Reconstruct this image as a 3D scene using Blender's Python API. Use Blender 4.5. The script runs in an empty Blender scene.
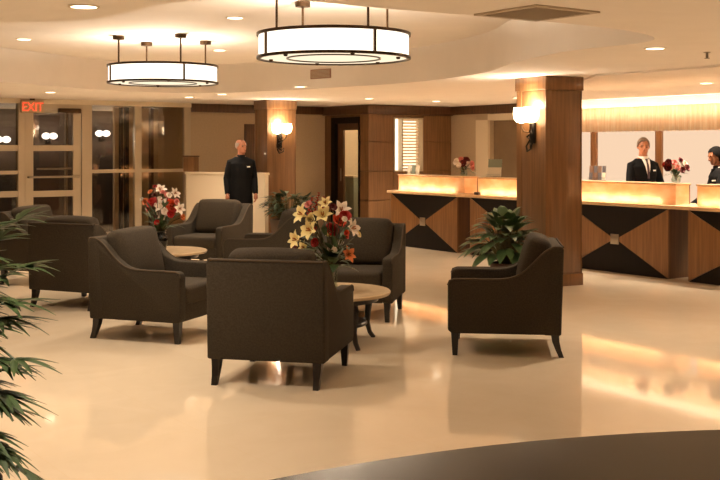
import bpy, bmesh, math, random
from mathutils import Vector, Matrix
random.seed(7)
PI = math.pi
C = bpy.context.scene.collection
sc = bpy.context.scene

# ------------------------------------------------------------------ geometry of the place
F, HZ, CAMH = 1050.0, 148.0, 1.6
def P3(px, py, d):                       # point of the place at distance d seen at a pixel of the photograph
    return Vector(((px-360)/F*d, d, CAMH-(py-HZ)/F*d))
W = Vector((.58, -.8146)); N = Vector((.8146, .58))     # the two directions of the building grid
def on_line(px, P, D):
    k = (px-360)/F
    return (k*P.y-P.x)/(D.x-k*D.y)

# ------------------------------------------------------------------ materials
MATS = {}
def lin(c):
    return tuple(((v/12.92) if v <= .04045 else ((v+.055)/1.055)**2.4) for v in c)
def mat(name, col, rough=.5, metal=0, var=0, scale=8, stretch=(1,1,1), bump=0, spec=.5, coat=0, col2=None, detail=4):
    m = bpy.data.materials.new(name); m.use_nodes = True
    nt = m.node_tree; b = nt.nodes['Principled BSDF']
    c1 = lin(col)
    b.inputs['Base Color'].default_value = (*c1, 1)
    b.inputs['Roughness'].default_value = rough
    b.inputs['Metallic'].default_value = metal
    b.inputs['Specular IOR Level'].default_value = spec
    b.inputs['Coat Weight'].default_value = coat
    if var or bump or col2:
        tc = nt.nodes.new('ShaderNodeTexCoord'); mp = nt.nodes.new('ShaderNodeMapping')
        mp.inputs['Scale'].default_value = stretch
        nz = nt.nodes.new('ShaderNodeTexNoise'); nz.inputs['Scale'].default_value = scale; nz.inputs['Detail'].default_value = detail
        nt.links.new(tc.outputs['Object'], mp.inputs['Vector']); nt.links.new(mp.outputs['Vector'], nz.inputs['Vector'])
        rp = nt.nodes.new('ShaderNodeValToRGB')
        c2 = lin(col2) if col2 else tuple(min(1, v*(1-var)) for v in c1)
        rp.color_ramp.elements[0].position = .35; rp.color_ramp.elements[1].position = .65
        rp.color_ramp.elements[0].color = (*c2, 1); rp.color_ramp.elements[1].color = (*c1, 1)
        nt.links.new(nz.outputs['Fac'], rp.inputs['Fac']); nt.links.new(rp.outputs['Color'], b.inputs['Base Color'])
        if bump:
            bp = nt.nodes.new('ShaderNodeBump'); bp.inputs['Strength'].default_value = bump; bp.inputs['Distance'].default_value = .01
            nt.links.new(nz.outputs['Fac'], bp.inputs['Height']); nt.links.new(bp.outputs['Normal'], b.inputs['Normal'])
    MATS[name] = m
    return m
def emit(name, col, strength):
    m = bpy.data.materials.new(name); m.use_nodes = True
    nt = m.node_tree; nt.nodes.clear()
    o = nt.nodes.new('ShaderNodeOutputMaterial'); e = nt.nodes.new('ShaderNodeEmission')
    e.inputs['Color'].default_value = (*col, 1); e.inputs['Strength'].default_value = strength
    nt.links.new(e.outputs[0], o.inputs[0]); MATS[name] = m
    return m
def glass(name, tint=(1,1,1), refl=.12):
    m = bpy.data.materials.new(name); m.use_nodes = True
    nt = m.node_tree; nt.nodes.clear()
    o = nt.nodes.new('ShaderNodeOutputMaterial'); t = nt.nodes.new('ShaderNodeBsdfTransparent'); g = nt.nodes.new('ShaderNodeBsdfGlossy')
    mx = nt.nodes.new('ShaderNodeMixShader')
    t.inputs[0].default_value = (*tint, 1); g.inputs['Roughness'].default_value = .02
    mx.inputs[0].default_value = refl
    nt.links.new(t.outputs[0], mx.inputs[1]); nt.links.new(g.outputs[0], mx.inputs[2]); nt.links.new(mx.outputs[0], o.inputs[0])
    MATS[name] = m
    return m
def translucent(name, col, col2=None, diff=.35, scale=6, stretch=(1,1,1)):
    m = bpy.data.materials.new(name); m.use_nodes = True
    nt = m.node_tree; nt.nodes.clear()
    o = nt.nodes.new('ShaderNodeOutputMaterial'); t = nt.nodes.new('ShaderNodeBsdfTranslucent'); g = nt.nodes.new('ShaderNodeBsdfDiffuse')
    mx = nt.nodes.new('ShaderNodeMixShader'); mx.inputs[0].default_value = diff
    c1 = lin(col); t.inputs[0].default_value = (*c1, 1); g.inputs[0].default_value = (*c1, 1)
    if col2:
        tc = nt.nodes.new('ShaderNodeTexCoord'); mp = nt.nodes.new('ShaderNodeMapping'); mp.inputs['Scale'].default_value = stretch
        nz = nt.nodes.new('ShaderNodeTexNoise'); nz.inputs['Scale'].default_value = scale
        rp = nt.nodes.new('ShaderNodeValToRGB')
        rp.color_ramp.elements[0].position = .35; rp.color_ramp.elements[1].position = .65
        rp.color_ramp.elements[0].color = (*lin(col2), 1); rp.color_ramp.elements[1].color = (*c1, 1)
        nt.links.new(tc.outputs['Object'], mp.inputs['Vector']); nt.links.new(mp.outputs['Vector'], nz.inputs['Vector'])
        nt.links.new(nz.outputs['Fac'], rp.inputs['Fac'])
        nt.links.new(rp.outputs['Color'], t.inputs[0]); nt.links.new(rp.outputs['Color'], g.inputs[0])
    nt.links.new(t.outputs[0], mx.inputs[1]); nt.links.new(g.outputs[0], mx.inputs[2]); nt.links.new(mx.outputs[0], o.inputs[0])
    MATS[name] = m
    return m

WARM = (1.0, .815, .63)
mat('ceiling_paint', (.93,.90,.865), .9, var=.03, scale=3)
mat('beige_wall', (.74,.66,.55), .8, var=.06, scale=30, bump=.05)
mat('cream_paint', (.86,.80,.70), .6)
mat('frame_cream', (.74,.68,.585), .35)
mat('olive_wall', (.50,.42,.32), .7, var=.1, scale=5)
WOODZ = (14, 14, .7)
mat('honey_wood', (.62,.44,.27), .35, col2=(.52,.36,.21), scale=2.2, stretch=WOODZ, coat=.15)
mat('column_wood', (.50,.355,.22), .35, col2=(.415,.29,.175), scale=2.2, stretch=WOODZ, coat=.15)
mat('wall_wood', (.52,.38,.245), .4, col2=(.44,.315,.20), scale=2.2, stretch=WOODZ)
mat('dark_wood', (.38,.26,.16), .35, col2=(.30,.20,.12), scale=2.2, stretch=WOODZ)
mat('ebony', (.085,.063,.046), .5, var=.3, scale=3, stretch=WOODZ, spec=.2)
mat('desk_wood', (.555,.40,.25), .35, col2=(.47,.33,.20), scale=2.2, stretch=WOODZ, coat=.15)
mat('desk_side', (.43,.29,.165), .4, col2=(.35,.23,.13), scale=2.2, stretch=WOODZ)
mat('fabric', (.24,.21,.165), .9, var=.3, scale=90, bump=.25, spec=.25)
mat('cushion_fabric', (.26,.227,.18), .92, var=.28, scale=90, bump=.25, spec=.25)
mat('piping_fabric', (.30,.255,.205), .9, spec=.2)  # paler than the chair fabric: light on the edges painted in
mat('chair_leg', (.10,.07,.05), .3)
mat('table_stone', (.80,.70,.56), .25, var=.12, scale=9)
mat('bronze', (.27,.20,.13), .35, metal=.8)
mat('dark_metal', (.12,.10,.08), .4, metal=.6)
mat('steel', (.62,.58,.52), .35, metal=.9)
mat('worktop_stone', (.86,.72,.56), .2, var=.1, scale=12)
mat('counter_top', (.15,.115,.085), .16, col2=(.115,.088,.065), scale=3, stretch=(1,9,1), spec=.16)
mat('leaf', (.30,.41,.25), .4, var=.35, scale=9)
mat('dark_leaf', (.19,.27,.17), .4, var=.35, scale=9)
mat('palm_leaf', (.255,.335,.19), .5, var=.35, scale=6)
mat('stem', (.30,.29,.15), .6, var=.2)
mat('cane', (.27,.21,.13), .7, var=.3, scale=25)
mat('terracotta', (.30,.18,.11), .5, var=.15)
mat('planter', (.26,.165,.10), .45, var=.15)
mat('soil', (.12,.085,.06), .95, var=.3, scale=40)
mat('vase_dark', (.05,.05,.045), .08)
mat('lily_cream', (.95,.88,.62), .6); mat('lily_white', (.96,.91,.85), .6); mat('lily_orange', (.86,.50,.26), .6)
mat('flower_red', (.68,.10,.07), .6); mat('flower_orange', (.85,.30,.12), .6); mat('flower_pink', (.86,.52,.48), .6)
mat('flower_dark', (.38,.05,.06), .6); mat('stamen', (.62,.36,.10), .7)
mat('skin', (.70,.475,.36), .5); mat('skin_tan', (.60,.385,.28), .6, spec=.3); mat('skin_brown', (.46,.29,.20), .5)
mat('suit', (.03,.027,.025), .85, var=.2, scale=60, spec=.15); mat('shirt', (.90,.87,.84), .8); mat('tie', (.22,.13,.15), .6)
mat('hair_grey', (.56,.49,.43), .8, var=.3, scale=60); mat('hair_black', (.035,.028,.024), .95, spec=.1)
mat('hair_brown', (.30,.21,.15), .8, var=.3, scale=60)
mat('eye', (.08,.06,.05), .2); mat('lip', (.62,.36,.31), .5); mat('shoe', (.05,.045,.04), .25)
mat('white_badge', (.92,.90,.86), .4)
mat('paper', (.84,.80,.72), .7); mat('paper_dark', (.32,.30,.31), .6); mat('paper_brown', (.42,.30,.22), .6); mat('paper_green', (.50,.54,.48), .6)
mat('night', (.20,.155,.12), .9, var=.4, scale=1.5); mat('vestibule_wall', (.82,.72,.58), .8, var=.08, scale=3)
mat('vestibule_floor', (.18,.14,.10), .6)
mat('grille', (.72,.66,.58), .5); mat('grille_dark', (.50,.43,.36), .7); mat('rose_grille', (.60,.45,.38), .6)
mat('sign_face', (.74,.64,.50), .5)
mat('card', (.22,.10,.07), .5)
glass('pane_glass', (.90,.88,.84), .07); glass('vase_glass', (.86,.90,.86), .10); glass('acrylic', (.94,.95,.95), .06)
translucent('onyx', (1,.95,.87), (.975,.87,.74), .45, 5, (1,1,1.6))
translucent('sheer', (.98,.94,.88), (.93,.85,.75), .4, 3, (30,30,.4))
emit('shade_glow', (1, .86, .66), 1.3); emit('diffuser_glow', (1, .82, .58), .62)
emit('downlight_glow', (1, .80, .55), 4.0); emit('sconce_glow', (1, .72, .42), 9.0)
emit('tube_glow', (1, .85, .62), 26.0); emit('cove_glow', (1, .85, .68), 30.0)
emit('panel_glow', (1, .70, .475), .48); emit('exit_red', (1, .10, .035), .75); emit('lit_room', (1, .80, .54), 1.1); emit('lit_slat', (1, .74, .46), .60)
emit('office_glow', (1, .78, .45), .30); emit('globe_glow', (1, .86, .70), 2.0)

# floor: polished stone with faint slab joints on the building grid
def floor_mat():
    m = mat('polished_stone', (.87,.80,.69), .055, spec=.33)
    nt = m.node_tree; b = nt.nodes['Principled BSDF']
    tc = nt.nodes.new('ShaderNodeTexCoord'); mp = nt.nodes.new('ShaderNodeMapping'); mp.inputs['Rotation'].default_value = (0,0,math.radians(-35.4))
    br = nt.nodes.new('ShaderNodeTexBrick'); br.offset = 0
    br.inputs['Scale'].default_value = 1; br.inputs['Brick Width'].default_value = .9; br.inputs['Row Height'].default_value = .9
    br.inputs['Mortar Size'].default_value = .003; br.inputs['Bias'].default_value = 0
    br.inputs['Color1'].default_value = (*lin((.865,.80,.70)),1); br.inputs['Color2'].default_value = (*lin((.855,.79,.69)),1); br.inputs['Mortar'].default_value = (*lin((.858,.787,.677)),1)
    nz = nt.nodes.new('ShaderNodeTexNoise'); nz.inputs['Scale'].default_value = 2.2; nz.inputs['Detail'].default_value = 6; nz.inputs['Distortion'].default_value = 1.2
    rp = nt.nodes.new('ShaderNodeValToRGB'); rp.color_ramp.elements[0].position = .35; rp.color_ramp.elements[1].position = .65
    rp.color_ramp.elements[0].color = (.955,.945,.925,1); rp.color_ramp.elements[1].color = (1,1,1,1)
    mx = nt.nodes.new('ShaderNodeMixRGB'); mx.blend_type = 'MULTIPLY'; mx.inputs[0].default_value = .8
    nt.links.new(tc.outputs['Object'], mp.inputs['Vector']); nt.links.new(mp.outputs[0], br.inputs['Vector']); nt.links.new(mp.outputs[0], nz.inputs['Vector'])
    nt.links.new(nz.outputs['Fac'], rp.inputs['Fac']); nt.links.new(br.outputs['Color'], mx.inputs[1]); nt.links.new(rp.outputs['Color'], mx.inputs[2])
    nt.links.new(mx.outputs[0], b.inputs['Base Color'])
floor_mat()

# ------------------------------------------------------------------ mesh helpers
def box(bm, x0, x1, y0, y1, z0, z1, bev=0, seg=2, M=None):
    r = bmesh.ops.create_cube(bm, size=1)
    vs = r['verts']
    for v in vs:
        v.co = Vector(((x0+x1)/2+v.co.x*(x1-x0), (y0+y1)/2+v.co.y*(y1-y0), (z0+z1)/2+v.co.z*(z1-z0)))
    if bev:
        es = list({e for v in vs for e in v.link_edges})
        g = bmesh.ops.bevel(bm, geom=es, offset=bev, segments=seg, profile=.5, affect='EDGES')
        vs = list({v for v in g['verts']} | {v for v in vs if v.is_valid})
    if M is not None:
        for v in vs: v.co = M @ v.co
    return vs
def loft(bm, rings, cap=True, closed=True):
    R = [[bm.verts.new(p) for p in r] for r in rings]
    n = len(R[0])
    for a, b in zip(R, R[1:]):
        for i in range(n if closed else n-1):
            j = (i+1) % n
            bm.faces.new((a[i], a[j], b[j], b[i]))
    if cap and closed:
        bm.faces.new(list(reversed(R[0]))); bm.faces.new(R[-1])
    return R
def ell(cx, cy, z, rx, ry, n=16, p=0):
    return [Vector((cx+rx*math.cos(2*PI*i/n+p), cy+ry*math.sin(2*PI*i/n+p), z)) for i in range(n)]
def lathe(bm, prof, n=28, c=(0,0), cap=True):
    return loft(bm, [ell(c[0], c[1], z, r, r, n) for r, z in prof], cap)
def tube(bm, pts, rad, n=8, cap=True):
    pts = [Vector(p) for p in pts]
    if not hasattr(rad, '__len__'): rad = [rad]*len(pts)
    rings = []; up = None
    for i, p in enumerate(pts):
        t = (pts[min(i+1, len(pts)-1)]-pts[max(i-1, 0)]).normalized()
        if up is None:
            up = Vector((0,0,1)) if abs(t.z) < .9 else Vector((1,0,0))
        a = t.cross(up).normalized(); b = a.cross(t).normalized(); up = b
        rings.append([p+(a*math.cos(2*PI*k/n)+b*math.sin(2*PI*k/n))*rad[i] for k in range(n)])
    return loft(bm, rings, cap)
def prism(bm, poly, axis, a0, a1):
    """poly: 2-D points; axis 'x': (y,z) extruded in x; 'y': (x,z) in y; 'z': (x,y) in z"""
    f = {'x': lambda p, a: (a, p[0], p[1]), 'y': lambda p, a: (p[0], a, p[1]), 'z': lambda p, a: (p[0], p[1], a)}[axis]
    return loft(bm, [[Vector(f(p, a0)) for p in poly], [Vector(f(p, a1)) for p in poly]])
def ball(bm, c, r, sc_=(1,1,1), sub=2, M=None):
    g = bmesh.ops.create_icosphere(bm, subdivisions=sub, radius=r)
    for v in g['verts']:
        v.co = Vector((v.co.x*sc_[0], v.co.y*sc_[1], v.co.z*sc_[2]))
        if M is not None: v.co = M @ v.co
        v.co += Vector(c)
def bevel_sharp(bm, off, seg=2, ang=40):
    bmesh.ops.recalc_face_normals(bm, faces=bm.faces[:])
    es = [e for e in bm.edges if len(e.link_faces) == 2 and e.calc_face_angle(0) > math.radians(ang)]
    bmesh.ops.bevel(bm, geom=es, offset=off, segments=seg, profile=.5, affect='EDGES', clamp_overlap=True)
def obj(name, bm, m, parent=None, smooth=True, ang=38):
    bmesh.ops.recalc_face_normals(bm, faces=bm.faces[:])
    if smooth:
        for f in bm.faces: f.smooth = True
        for e in bm.edges:
            if len(e.link_faces) != 2 or e.calc_face_angle(0) > math.radians(ang): e.smooth = False
    me = bpy.data.meshes.new(name); bm.to_mesh(me); bm.free()
    me.materials.append(MATS[m])
    o = bpy.data.objects.new(name, me); C.objects.link(o)
    if parent: o.parent = parent
    return o
def B(): return bmesh.new()
def bx(*a, **k):
    bm = B(); box(bm, *a, **k); return bm
def tag(o, label, cat, group=None):
    o['label'] = label; o['category'] = cat
    if group: o['group'] = group
    return o
def thing(name, label, cat, loc=(0,0,0), rz=0, group=None):
    o = bpy.data.objects.new(name, None); C.objects.link(o)
    o.empty_display_size = .1
    o.location = loc; o.rotation_euler = (0,0,rz)
    return tag(o, label, cat, group)
def struct(o, label=None):
    o['kind'] = 'structure'
    if label: o['label'] = label
    return o
def sroot(name, P, D, label=None):
    o = bpy.data.objects.new(name, None); C.objects.link(o)
    o.location = (P[0], P[1], 0); o.rotation_euler = (0,0,math.atan2(D[1], D[0]))
    return struct(o, label)
def place(o, P, D):
    o.location = (P[0], P[1], 0); o.rotation_euler = (0,0,math.atan2(D[1], D[0])); return o
def dup(root, loc, rz, label, group=None):
    r = root.copy(); C.objects.link(r); r.location = loc; r.rotation_euler = (0,0,rz); r['label'] = label
    if group: r['group'] = group
    for ch in list(root.children):
        c = ch.copy(); C.objects.link(c); c.parent = r
        for g in ch.children:
            d = g.copy(); C.objects.link(d); d.parent = c
    return r
def remeshed(bm, voxel, smooth=3):
    """one continuous skin around overlapping pieces"""
    bmesh.ops.recalc_face_normals(bm, faces=bm.faces[:])
    me = bpy.data.meshes.new('tmp'); bm.to_mesh(me); bm.free()
    o = bpy.data.objects.new('tmp', me); C.objects.link(o)
    m = o.modifiers.new('r', 'REMESH'); m.mode = 'VOXEL'; m.voxel_size = voxel
    s = o.modifiers.new('s', 'SMOOTH'); s.factor = .5; s.iterations = smooth
    dg = bpy.context.evaluated_depsgraph_get(); dg.update()
    me2 = bpy.data.meshes.new_from_object(o.evaluated_get(dg))
    bpy.data.objects.remove(o)
    out = bmesh.new(); out.from_mesh(me2); bpy.data.meshes.remove(me2)
    return out

# ------------------------------------------------------------------ camera
cam_d = bpy.data.cameras.new('camera'); cam = bpy.data.objects.new('camera', cam_d); C.objects.link(cam)
cam.location = (0,0,CAMH); cam.rotation_euler = (PI/2,0,0)
cam_d.sensor_width = 36; cam_d.lens = 36*F/720; cam_d.shift_y = -(240-HZ)/720; cam_d.clip_start = .05
sc.camera = cam

# ------------------------------------------------------------------ shell
CORNER = Vector((.171, 20.0))                       # nearest corner of the wood clad block
W0 = CORNER-W*1.48                                  # where the beige wall meets the wood block
G0 = W0-N*8.4                                       # left end of the glazed wall
J = CORNER+N*2.03                                   # where the reception wall starts
zc, zt = 2.43, 2.86
bm = B(); box(bm, -9.2, 12, -5.2, 27, -.12, 0)
struct(obj('floor', bm, 'polished_stone', smooth=False), 'cream polished stone floor')

def catmull(pts, n=6):
    out = []
    for i in range(len(pts)):
        p0, p1, p2, p3 = [Vector(pts[(i+k-1) % len(pts)]) for k in range(4)]
        for j in range(n):
            t = j/n
            out.append(.5*((2*p1)+(p2-p0)*t+(2*p0-5*p1+4*p2-p3)*t*t+(3*p1-p0-3*p2+p3)*t**3))
    return out
tray = catmull([(-4.6,7.4),(-3.2,7.0),(-2.2,6.93),(-1.75,6.78),(-1.4,6.4),(-1.05,5.98),(-.45,5.87),(.24,6.31),(1.33,6.97),(2.0,7.55),(2.25,8.2),
                (1.78,9.0),(1.5,10.2),(1.35,11.6),(.7,13.2),(-.25,14.3),(-1.3,15.25),(-2.3,15.85),(-3.5,15.3),(-4.5,13.2),(-5.4,11.4),(-5.6,9.1)])
bm = B()
outer = [(-9,-5),(11.8,-5),(11.8,26.8),(-9,26.8)]
def loop(pts, z):
    vs = [bm.verts.new((p[0], p[1], z)) for p in pts]
    return vs, [bm.edges.new((vs[i], vs[(i+1) % len(vs)])) for i in range(len(vs))]
ov, oe = loop(outer, zc); iv, ie = loop(tray, zc)
bmesh.ops.triangle_fill(bm, edges=oe+ie, use_beauty=True)
tv = [bm.verts.new((p[0], p[1], zt)) for p in tray]
for i in range(len(tray)):
    j = (i+1) % len(tray); bm.faces.new((iv[i], iv[j], tv[j], tv[i]))
bm.faces.new(tv)
ot = [bm.verts.new((p[0], p[1], zt+.1)) for p in outer]
for i in range(4): bm.faces.new((ov[i], ov[(i+1) % 4], ot[(i+1) % 4], ot[i]))
bm.faces.new(ot)
prism(bm, [(-1,3.9),(1.27,5.4),(2.04,5.94),(7,9.3),(9.4,9.3),(9.4,-4.9),(-1,-4.9)], 'z', 2.33, zc+.01)
prism(bm, [(-1.3,4.7),(-1.58,5.18),(-2.0,5.85),(-2.4,6.5),(-8.5,6.6),(-8.5,-4.9),(-1.3,-4.9)], 'z', 2.33, zc+.01)
prism(bm, [(2.66,11.8),(5.5,7.85),(9.4,7.85),(9.4,9.9),(3.61,18.03),(2.72,13.5)], 'z', 2.41, zc+.01)
struct(obj('ceiling', bm, 'ceiling_paint', ang=20), 'warm white ceiling with a recessed tray')

def seg_x(px, P, D): return on_line(px, P, D)
# beige wall left of the wood block, glazed wall further left share one line (local x from G0)
LG = lambda px: on_line(px, G0, N)
xg = LG(187)
bm = B(); box(bm, xg, 8.4, 0, .2, 0, 2.6)
o = place(obj('wall_left_back', bm, 'beige_wall', smooth=False), G0, N); struct(o, 'beige painted wall behind the standing man')
bm = B(); box(bm, xg+.06, 8.36, -.05, -.001, 2.27, 2.425, bev=.006)
o = place(obj('trim_1', bm, 'dark_wood'), G0, N); struct(o, 'dark wooden cornice on the beige wall')
# dark wooden door leaf edge behind the man
bm = B(); box(bm, LG(244), LG(254), -.03, -.001, .0, 2.06, bev=.005)
o = place(obj('trim_2', bm, 'dark_wood'), G0, N); struct(o, 'dark wooden strip on the beige wall beside the column')
# low partition
PA, PB = Vector((-3.08,18.62)), Vector((-1.605,17.74)); PL = (PB-PA).length; PD = (PB-PA)/PL
bm = B(); box(bm, 0, PL, 0, .10, 0, 1.14); box(bm, -.01, PL+.01, -.02, .12, 1.14, 1.18, bev=.005)
o = place(obj('wall_partition', bm, 'cream_paint', smooth=False), PA, PD); struct(o, 'cream half height partition behind the standing man')
pb = PA+PD*.06+Vector((.03,.05))
t = thing('wooden_box', 'small brown wooden box on the end of the cream half height partition by the glass', 'box', (pb.x, pb.y, 1.181), math.atan2(PD.y, PD.x))
obj('box_body', bx(-.12,.12,-.07,.07,0,.26,bev=.006), 'wall_wood', t)
obj('lid', bx(-.13,.13,-.08,.08,.2605,.285,bev=.006), 'dark_wood', t)

# wood block, left face with the doorway
LW = lambda px: on_line(px, W0, W)
d0, d1 = LW(333), LW(361)
def boards(bm, x0, x1, zs, t=.03):
    for a, b in zip(zs, zs[1:]): box(bm, x0+.004, x1-.004, -t, 0, a+.005, b-.005, bev=.004, seg=1)
ZS = [.1, .6, 1.155, 1.72, 2.25]
bm = B(); box(bm, 0, d0, 0, .15, 0, 2.6); box(bm, d1, 1.48, 0, .15, 0, 2.6); box(bm, d0, d1, 0, .15, 2.2, 2.6)
boards(bm, 0, d0, [.1, 2.25]); boards(bm, d1, 1.48+.03, ZS); boards(bm, d0, d1, [2.2, 2.25])
struct(place(obj('wall_doorway', bm, 'wall_wood', ang=30), W0, W), 'wood clad wall with the dark doorway')
r = sroot('door_2', W0, W, 'dark framed glazed door in the wood clad wall')
bm = B(); box(bm, d0, d0+.14, -.05, .1, 0, 2.2); box(bm, d1-.03, d1, -.05, .1, 0, 2.2); box(bm, d0+.14, d1-.03, -.05, .1, 2.08, 2.2)
obj('door_frame', bm, 'ebony', r, smooth=False)
a, b = d0+.14, d1-.03
bm = B(); box(bm, a, a+.2, .02, .06, 0, 2.08); box(bm, b-.06, b, .02, .06, 0, 2.08); box(bm, a+.2, b-.06, .02, .06, 1.95, 2.08); box(bm, a+.2, b-.06, .02, .06, 0, .2)
obj('door_leaf', bm, 'dark_wood', r, smooth=False)
obj('pane', bx(a+.2, b-.06, .035, .045, .2, 1.95), 'pane_glass', r, smooth=False)
tube(hb := B(), [(a+.15, -.01, .95), (a+.15, -.01, 1.2)], .012); obj('handle', hb, 'steel', r)
# small lit office behind the door
bm = B(); box(bm, d0-.95, d1+.05, 1.75, 1.8, 0, 2.42); box(bm, d0-1.0, d0-.95, .21, 1.8, 0, 2.42); box(bm, d1+.01, d1+.04, .16, 1.75, 0, 2.42)
struct(place(obj('wall_office', bm, 'cream_paint', smooth=False), W0, W), 'pale wall of the small room behind the glazed door')
op = Vector((-.13,21.75))
t = thing('office_cabinet', 'low grey green cabinet seen through the glazed door in the wood wall', 'cabinet', (op.x, op.y, 0), math.atan2(W.y, W.x))
obj('cabinet_body', bx(-.28,.28,-.2,.25,0,1.0,bev=.01), 'paper_green', t); obj('cabinet_top', bx(-.3,.3,-.22,.27,1.0,1.03), 'cream_paint', t)
tp = W0+W*((a+b)/2)+N*.8
L = bpy.data.lights.new('office_lamp', 'POINT'); L.energy = 22; L.color = (1,.82,.58); L.shadow_soft_size = .15
t = thing('office_ceiling_lamp', 'pale ceiling lamp in the small room behind the glazed door', 'lamp', (tp.x, tp.y, 2.30))
lathe(lb := B(), [(.05,.13),(.13,.12),(.15,.06),(.10,.01),(.03,0)]); obj('lamp_shade', lb, 'globe_glow', t)
lo = bpy.data.objects.new('office_lamp', L); C.objects.link(lo); lo.location = (0,0,-.12); lo.parent = t

# wood block, right face with the louvred window
LC = lambda px: on_line(px, CORNER, N)
w0, w1 = LC(393), LC(422); zb, ztop = 1.14, 2.19
bm = B(); box(bm, 0, w0, 0, .2, 0, 2.6); box(bm, w1, 2.03, 0, .2, 0, 2.6); box(bm, w0, w1, 0, .2, 0, zb); box(bm, w0, w1, 0, .2, ztop, 2.6)
boards(bm, -.03, w0, ZS); boards(bm, w1, 2.03, ZS); boards(bm, w0, w1, [.1, .6, zb]); boards(bm, w0, w1, [ztop, 2.25])
struct(place(obj('wall_window', bm, 'wall_wood', ang=30), CORNER, N), 'wood clad wall with the bright louvred window')
r = sroot('window_2', CORNER, N, 'bright louvred window in the wood clad wall')
bm = B(); e = .022
box(bm, w0, w0+e, -.04, .2, zb, ztop); box(bm, w1-e, w1, -.04, .2, zb, ztop); box(bm, w0+e, w1-e, -.04, .2, zb, zb+e); box(bm, w0+e, w1-e, -.04, .2, ztop-e, ztop)
obj('window_frame', bm, 'frame_cream', r, smooth=False)
wm = w0+(w1-w0)*.36
obj('lit_panel', bx(w0+e, w1-e, .17, .19, zb+e, ztop-e), 'lit_room', r, smooth=False)
obj('mullion', bx(wm-.012, wm+.012, .03, .16, zb+e, ztop-e), 'frame_cream', r, smooth=False)
bm = B(); n = 17
for i in range(n):
    z = zb+e+.03+(ztop-zb-2*e-.05)*i/(n-1)
    box(bm, wm+.02, w1-e-.004, -.012, .012, -.022, .022, M=Matrix.Translation((0,.10,z)) @ Matrix.Rotation(1.2, 4, 'X'))
obj('louvre_blind', bm, 'sheer', r, smooth=False)
# cornice around the wood block
bm = B(); box(bm, -.05, 1.55, -.09, -.03, 2.25, 2.425, bev=.008)
struct(place(obj('trim_3', bm, 'dark_wood'), W0, W), 'dark cornice over the doorway wall')
bm = B(); box(bm, -.08, 2.03, -.09, -.03, 2.25, 2.425, bev=.008)
struct(place(obj('trim_4', bm, 'dark_wood'), CORNER, N), 'dark cornice over the louvred window')

# reception wall (from J along W)
LR = lambda px: on_line(px, J, W)
q0, q1, q2, q3 = 0, LR(478), LR(490), LR(545)
bm = B(); box(bm, 0, q2, 0, .2, 0, 2.6); box(bm, q2, q3, .12, .3, 0, 2.6); box(bm, q3, 13, 0, .2, 0, 2.6)
struct(place(obj('wall_reception', bm, 'beige_wall', smooth=False), J, W), 'long wall behind the reception desks')
bm = B(); box(bm, q2, q3, .10, .119, .1, 2.12)
struct(place(obj('trim_5', bm, 'olive_wall', smooth=False), J, W), 'dull brown recessed panel beside the cream pilaster')
bm = B(); box(bm, q1, q2, -.06, -.001, 0, 2.14); box(bm, q2, q3, -.06, .09, 2.13, 2.25); box(bm, q3-.02, q3+.12, -.06, -.001, 0, 2.25)
struct(place(obj('trim_6', bm, 'cream_paint', smooth=False), J, W), 'cream pilaster and lintel behind the desks')
bm = B(); box(bm, 0, q3+.3, -.07, -.062, 2.26, 2.425)
struct(place(obj('trim_7', bm, 'dark_wood', smooth=False), J, W), 'dark cornice beside the bright valance')
# backlit panels, posts and valance
qa = q3+.32; qe = 12.5
posts = [LR(597)-1.39, LR(597), LR(662), LR(662)+1.39, LR(662)+2.78, LR(662)+4.17]
for k, (a, b) in enumerate(zip(posts, posts[1:])):
    bm = B(); box(bm, max(a+.04, qa), b-.04, -.045, -.01, .3, 2.12)
    o = place(obj('backlit_panel', bm, 'panel_glow', smooth=False), J, W)
    tag(o, ['backlit pinkish wall panel nearest the wooden column behind the reception desk', 'backlit pinkish wall panel behind the grey haired receptionist',
            'backlit pinkish wall panel behind the vase of red roses and the seated woman','backlit wall panel beyond the edge of the view','backlit wall panel at the far end of the reception'][k], 'panel', 'backlit panels behind the reception')
for k, a in enumerate(posts):
    if a < qa: continue
    bm = B(); box(bm, a-.06, a+.06, -.10, -.001, 0, 2.12, bev=.004)
    o = place(obj('trim_8', bm, 'honey_wood'), J, W); struct(o, 'slim wooden post between two backlit panels')
t = sv = thing('pleated_valance', 'long pleated sheer valance glowing above the backlit panels behind the desks', 'valance', (J.x, J.y, 0), math.atan2(W.y, W.x))
bm = B(); n = 700; L_ = qe-qa
row = []
rnd = random.Random(3)
for i in range(n+1):
    x = qa+L_*i/n
    y = -.30+.022*math.sin(i*1.32+.5*math.sin(i*.11))+.008*math.sin(i*.37)
    row.append((bm.verts.new((x, y, 1.87+.004*math.sin(i*.8))), bm.verts.new((x, y*.98, 2.10)), bm.verts.new((x, -.30+(y+.30)*.6, 2.27))))
for a, b in zip(row, row[1:]):
    bm.faces.new((a[0], b[0], b[1], a[1])); bm.faces.new((a[1], b[1], b[2], a[2]))
so = obj('pleated_cloth', bm, 'sheer', t, ang=180)
s_ = so.modifiers.new('thick', 'SOLIDIFY'); s_.thickness = .003
bm = B(); tube(bm, [(qa, -.272, 2.25), (qe, -.272, 2.25)], .010); obj('rail', bm, 'cream_paint', t)
t = thing('cove_light', 'hidden warm cove light strip behind the glowing valance', 'lamp', (J.x, J.y, 0), math.atan2(W.y, W.x))
bm = B(); box(bm, qa+.1, qe, -.16, -.13, 2.14, 2.17); obj('light_strip', bm, 'cove_glow', t, smooth=False)
bm = B(); box(bm, qa+.1, qe, -.17, -.001, 2.122, 2.138); obj('bracket_shelf', bm, 'cream_paint', t, smooth=False)

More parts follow.
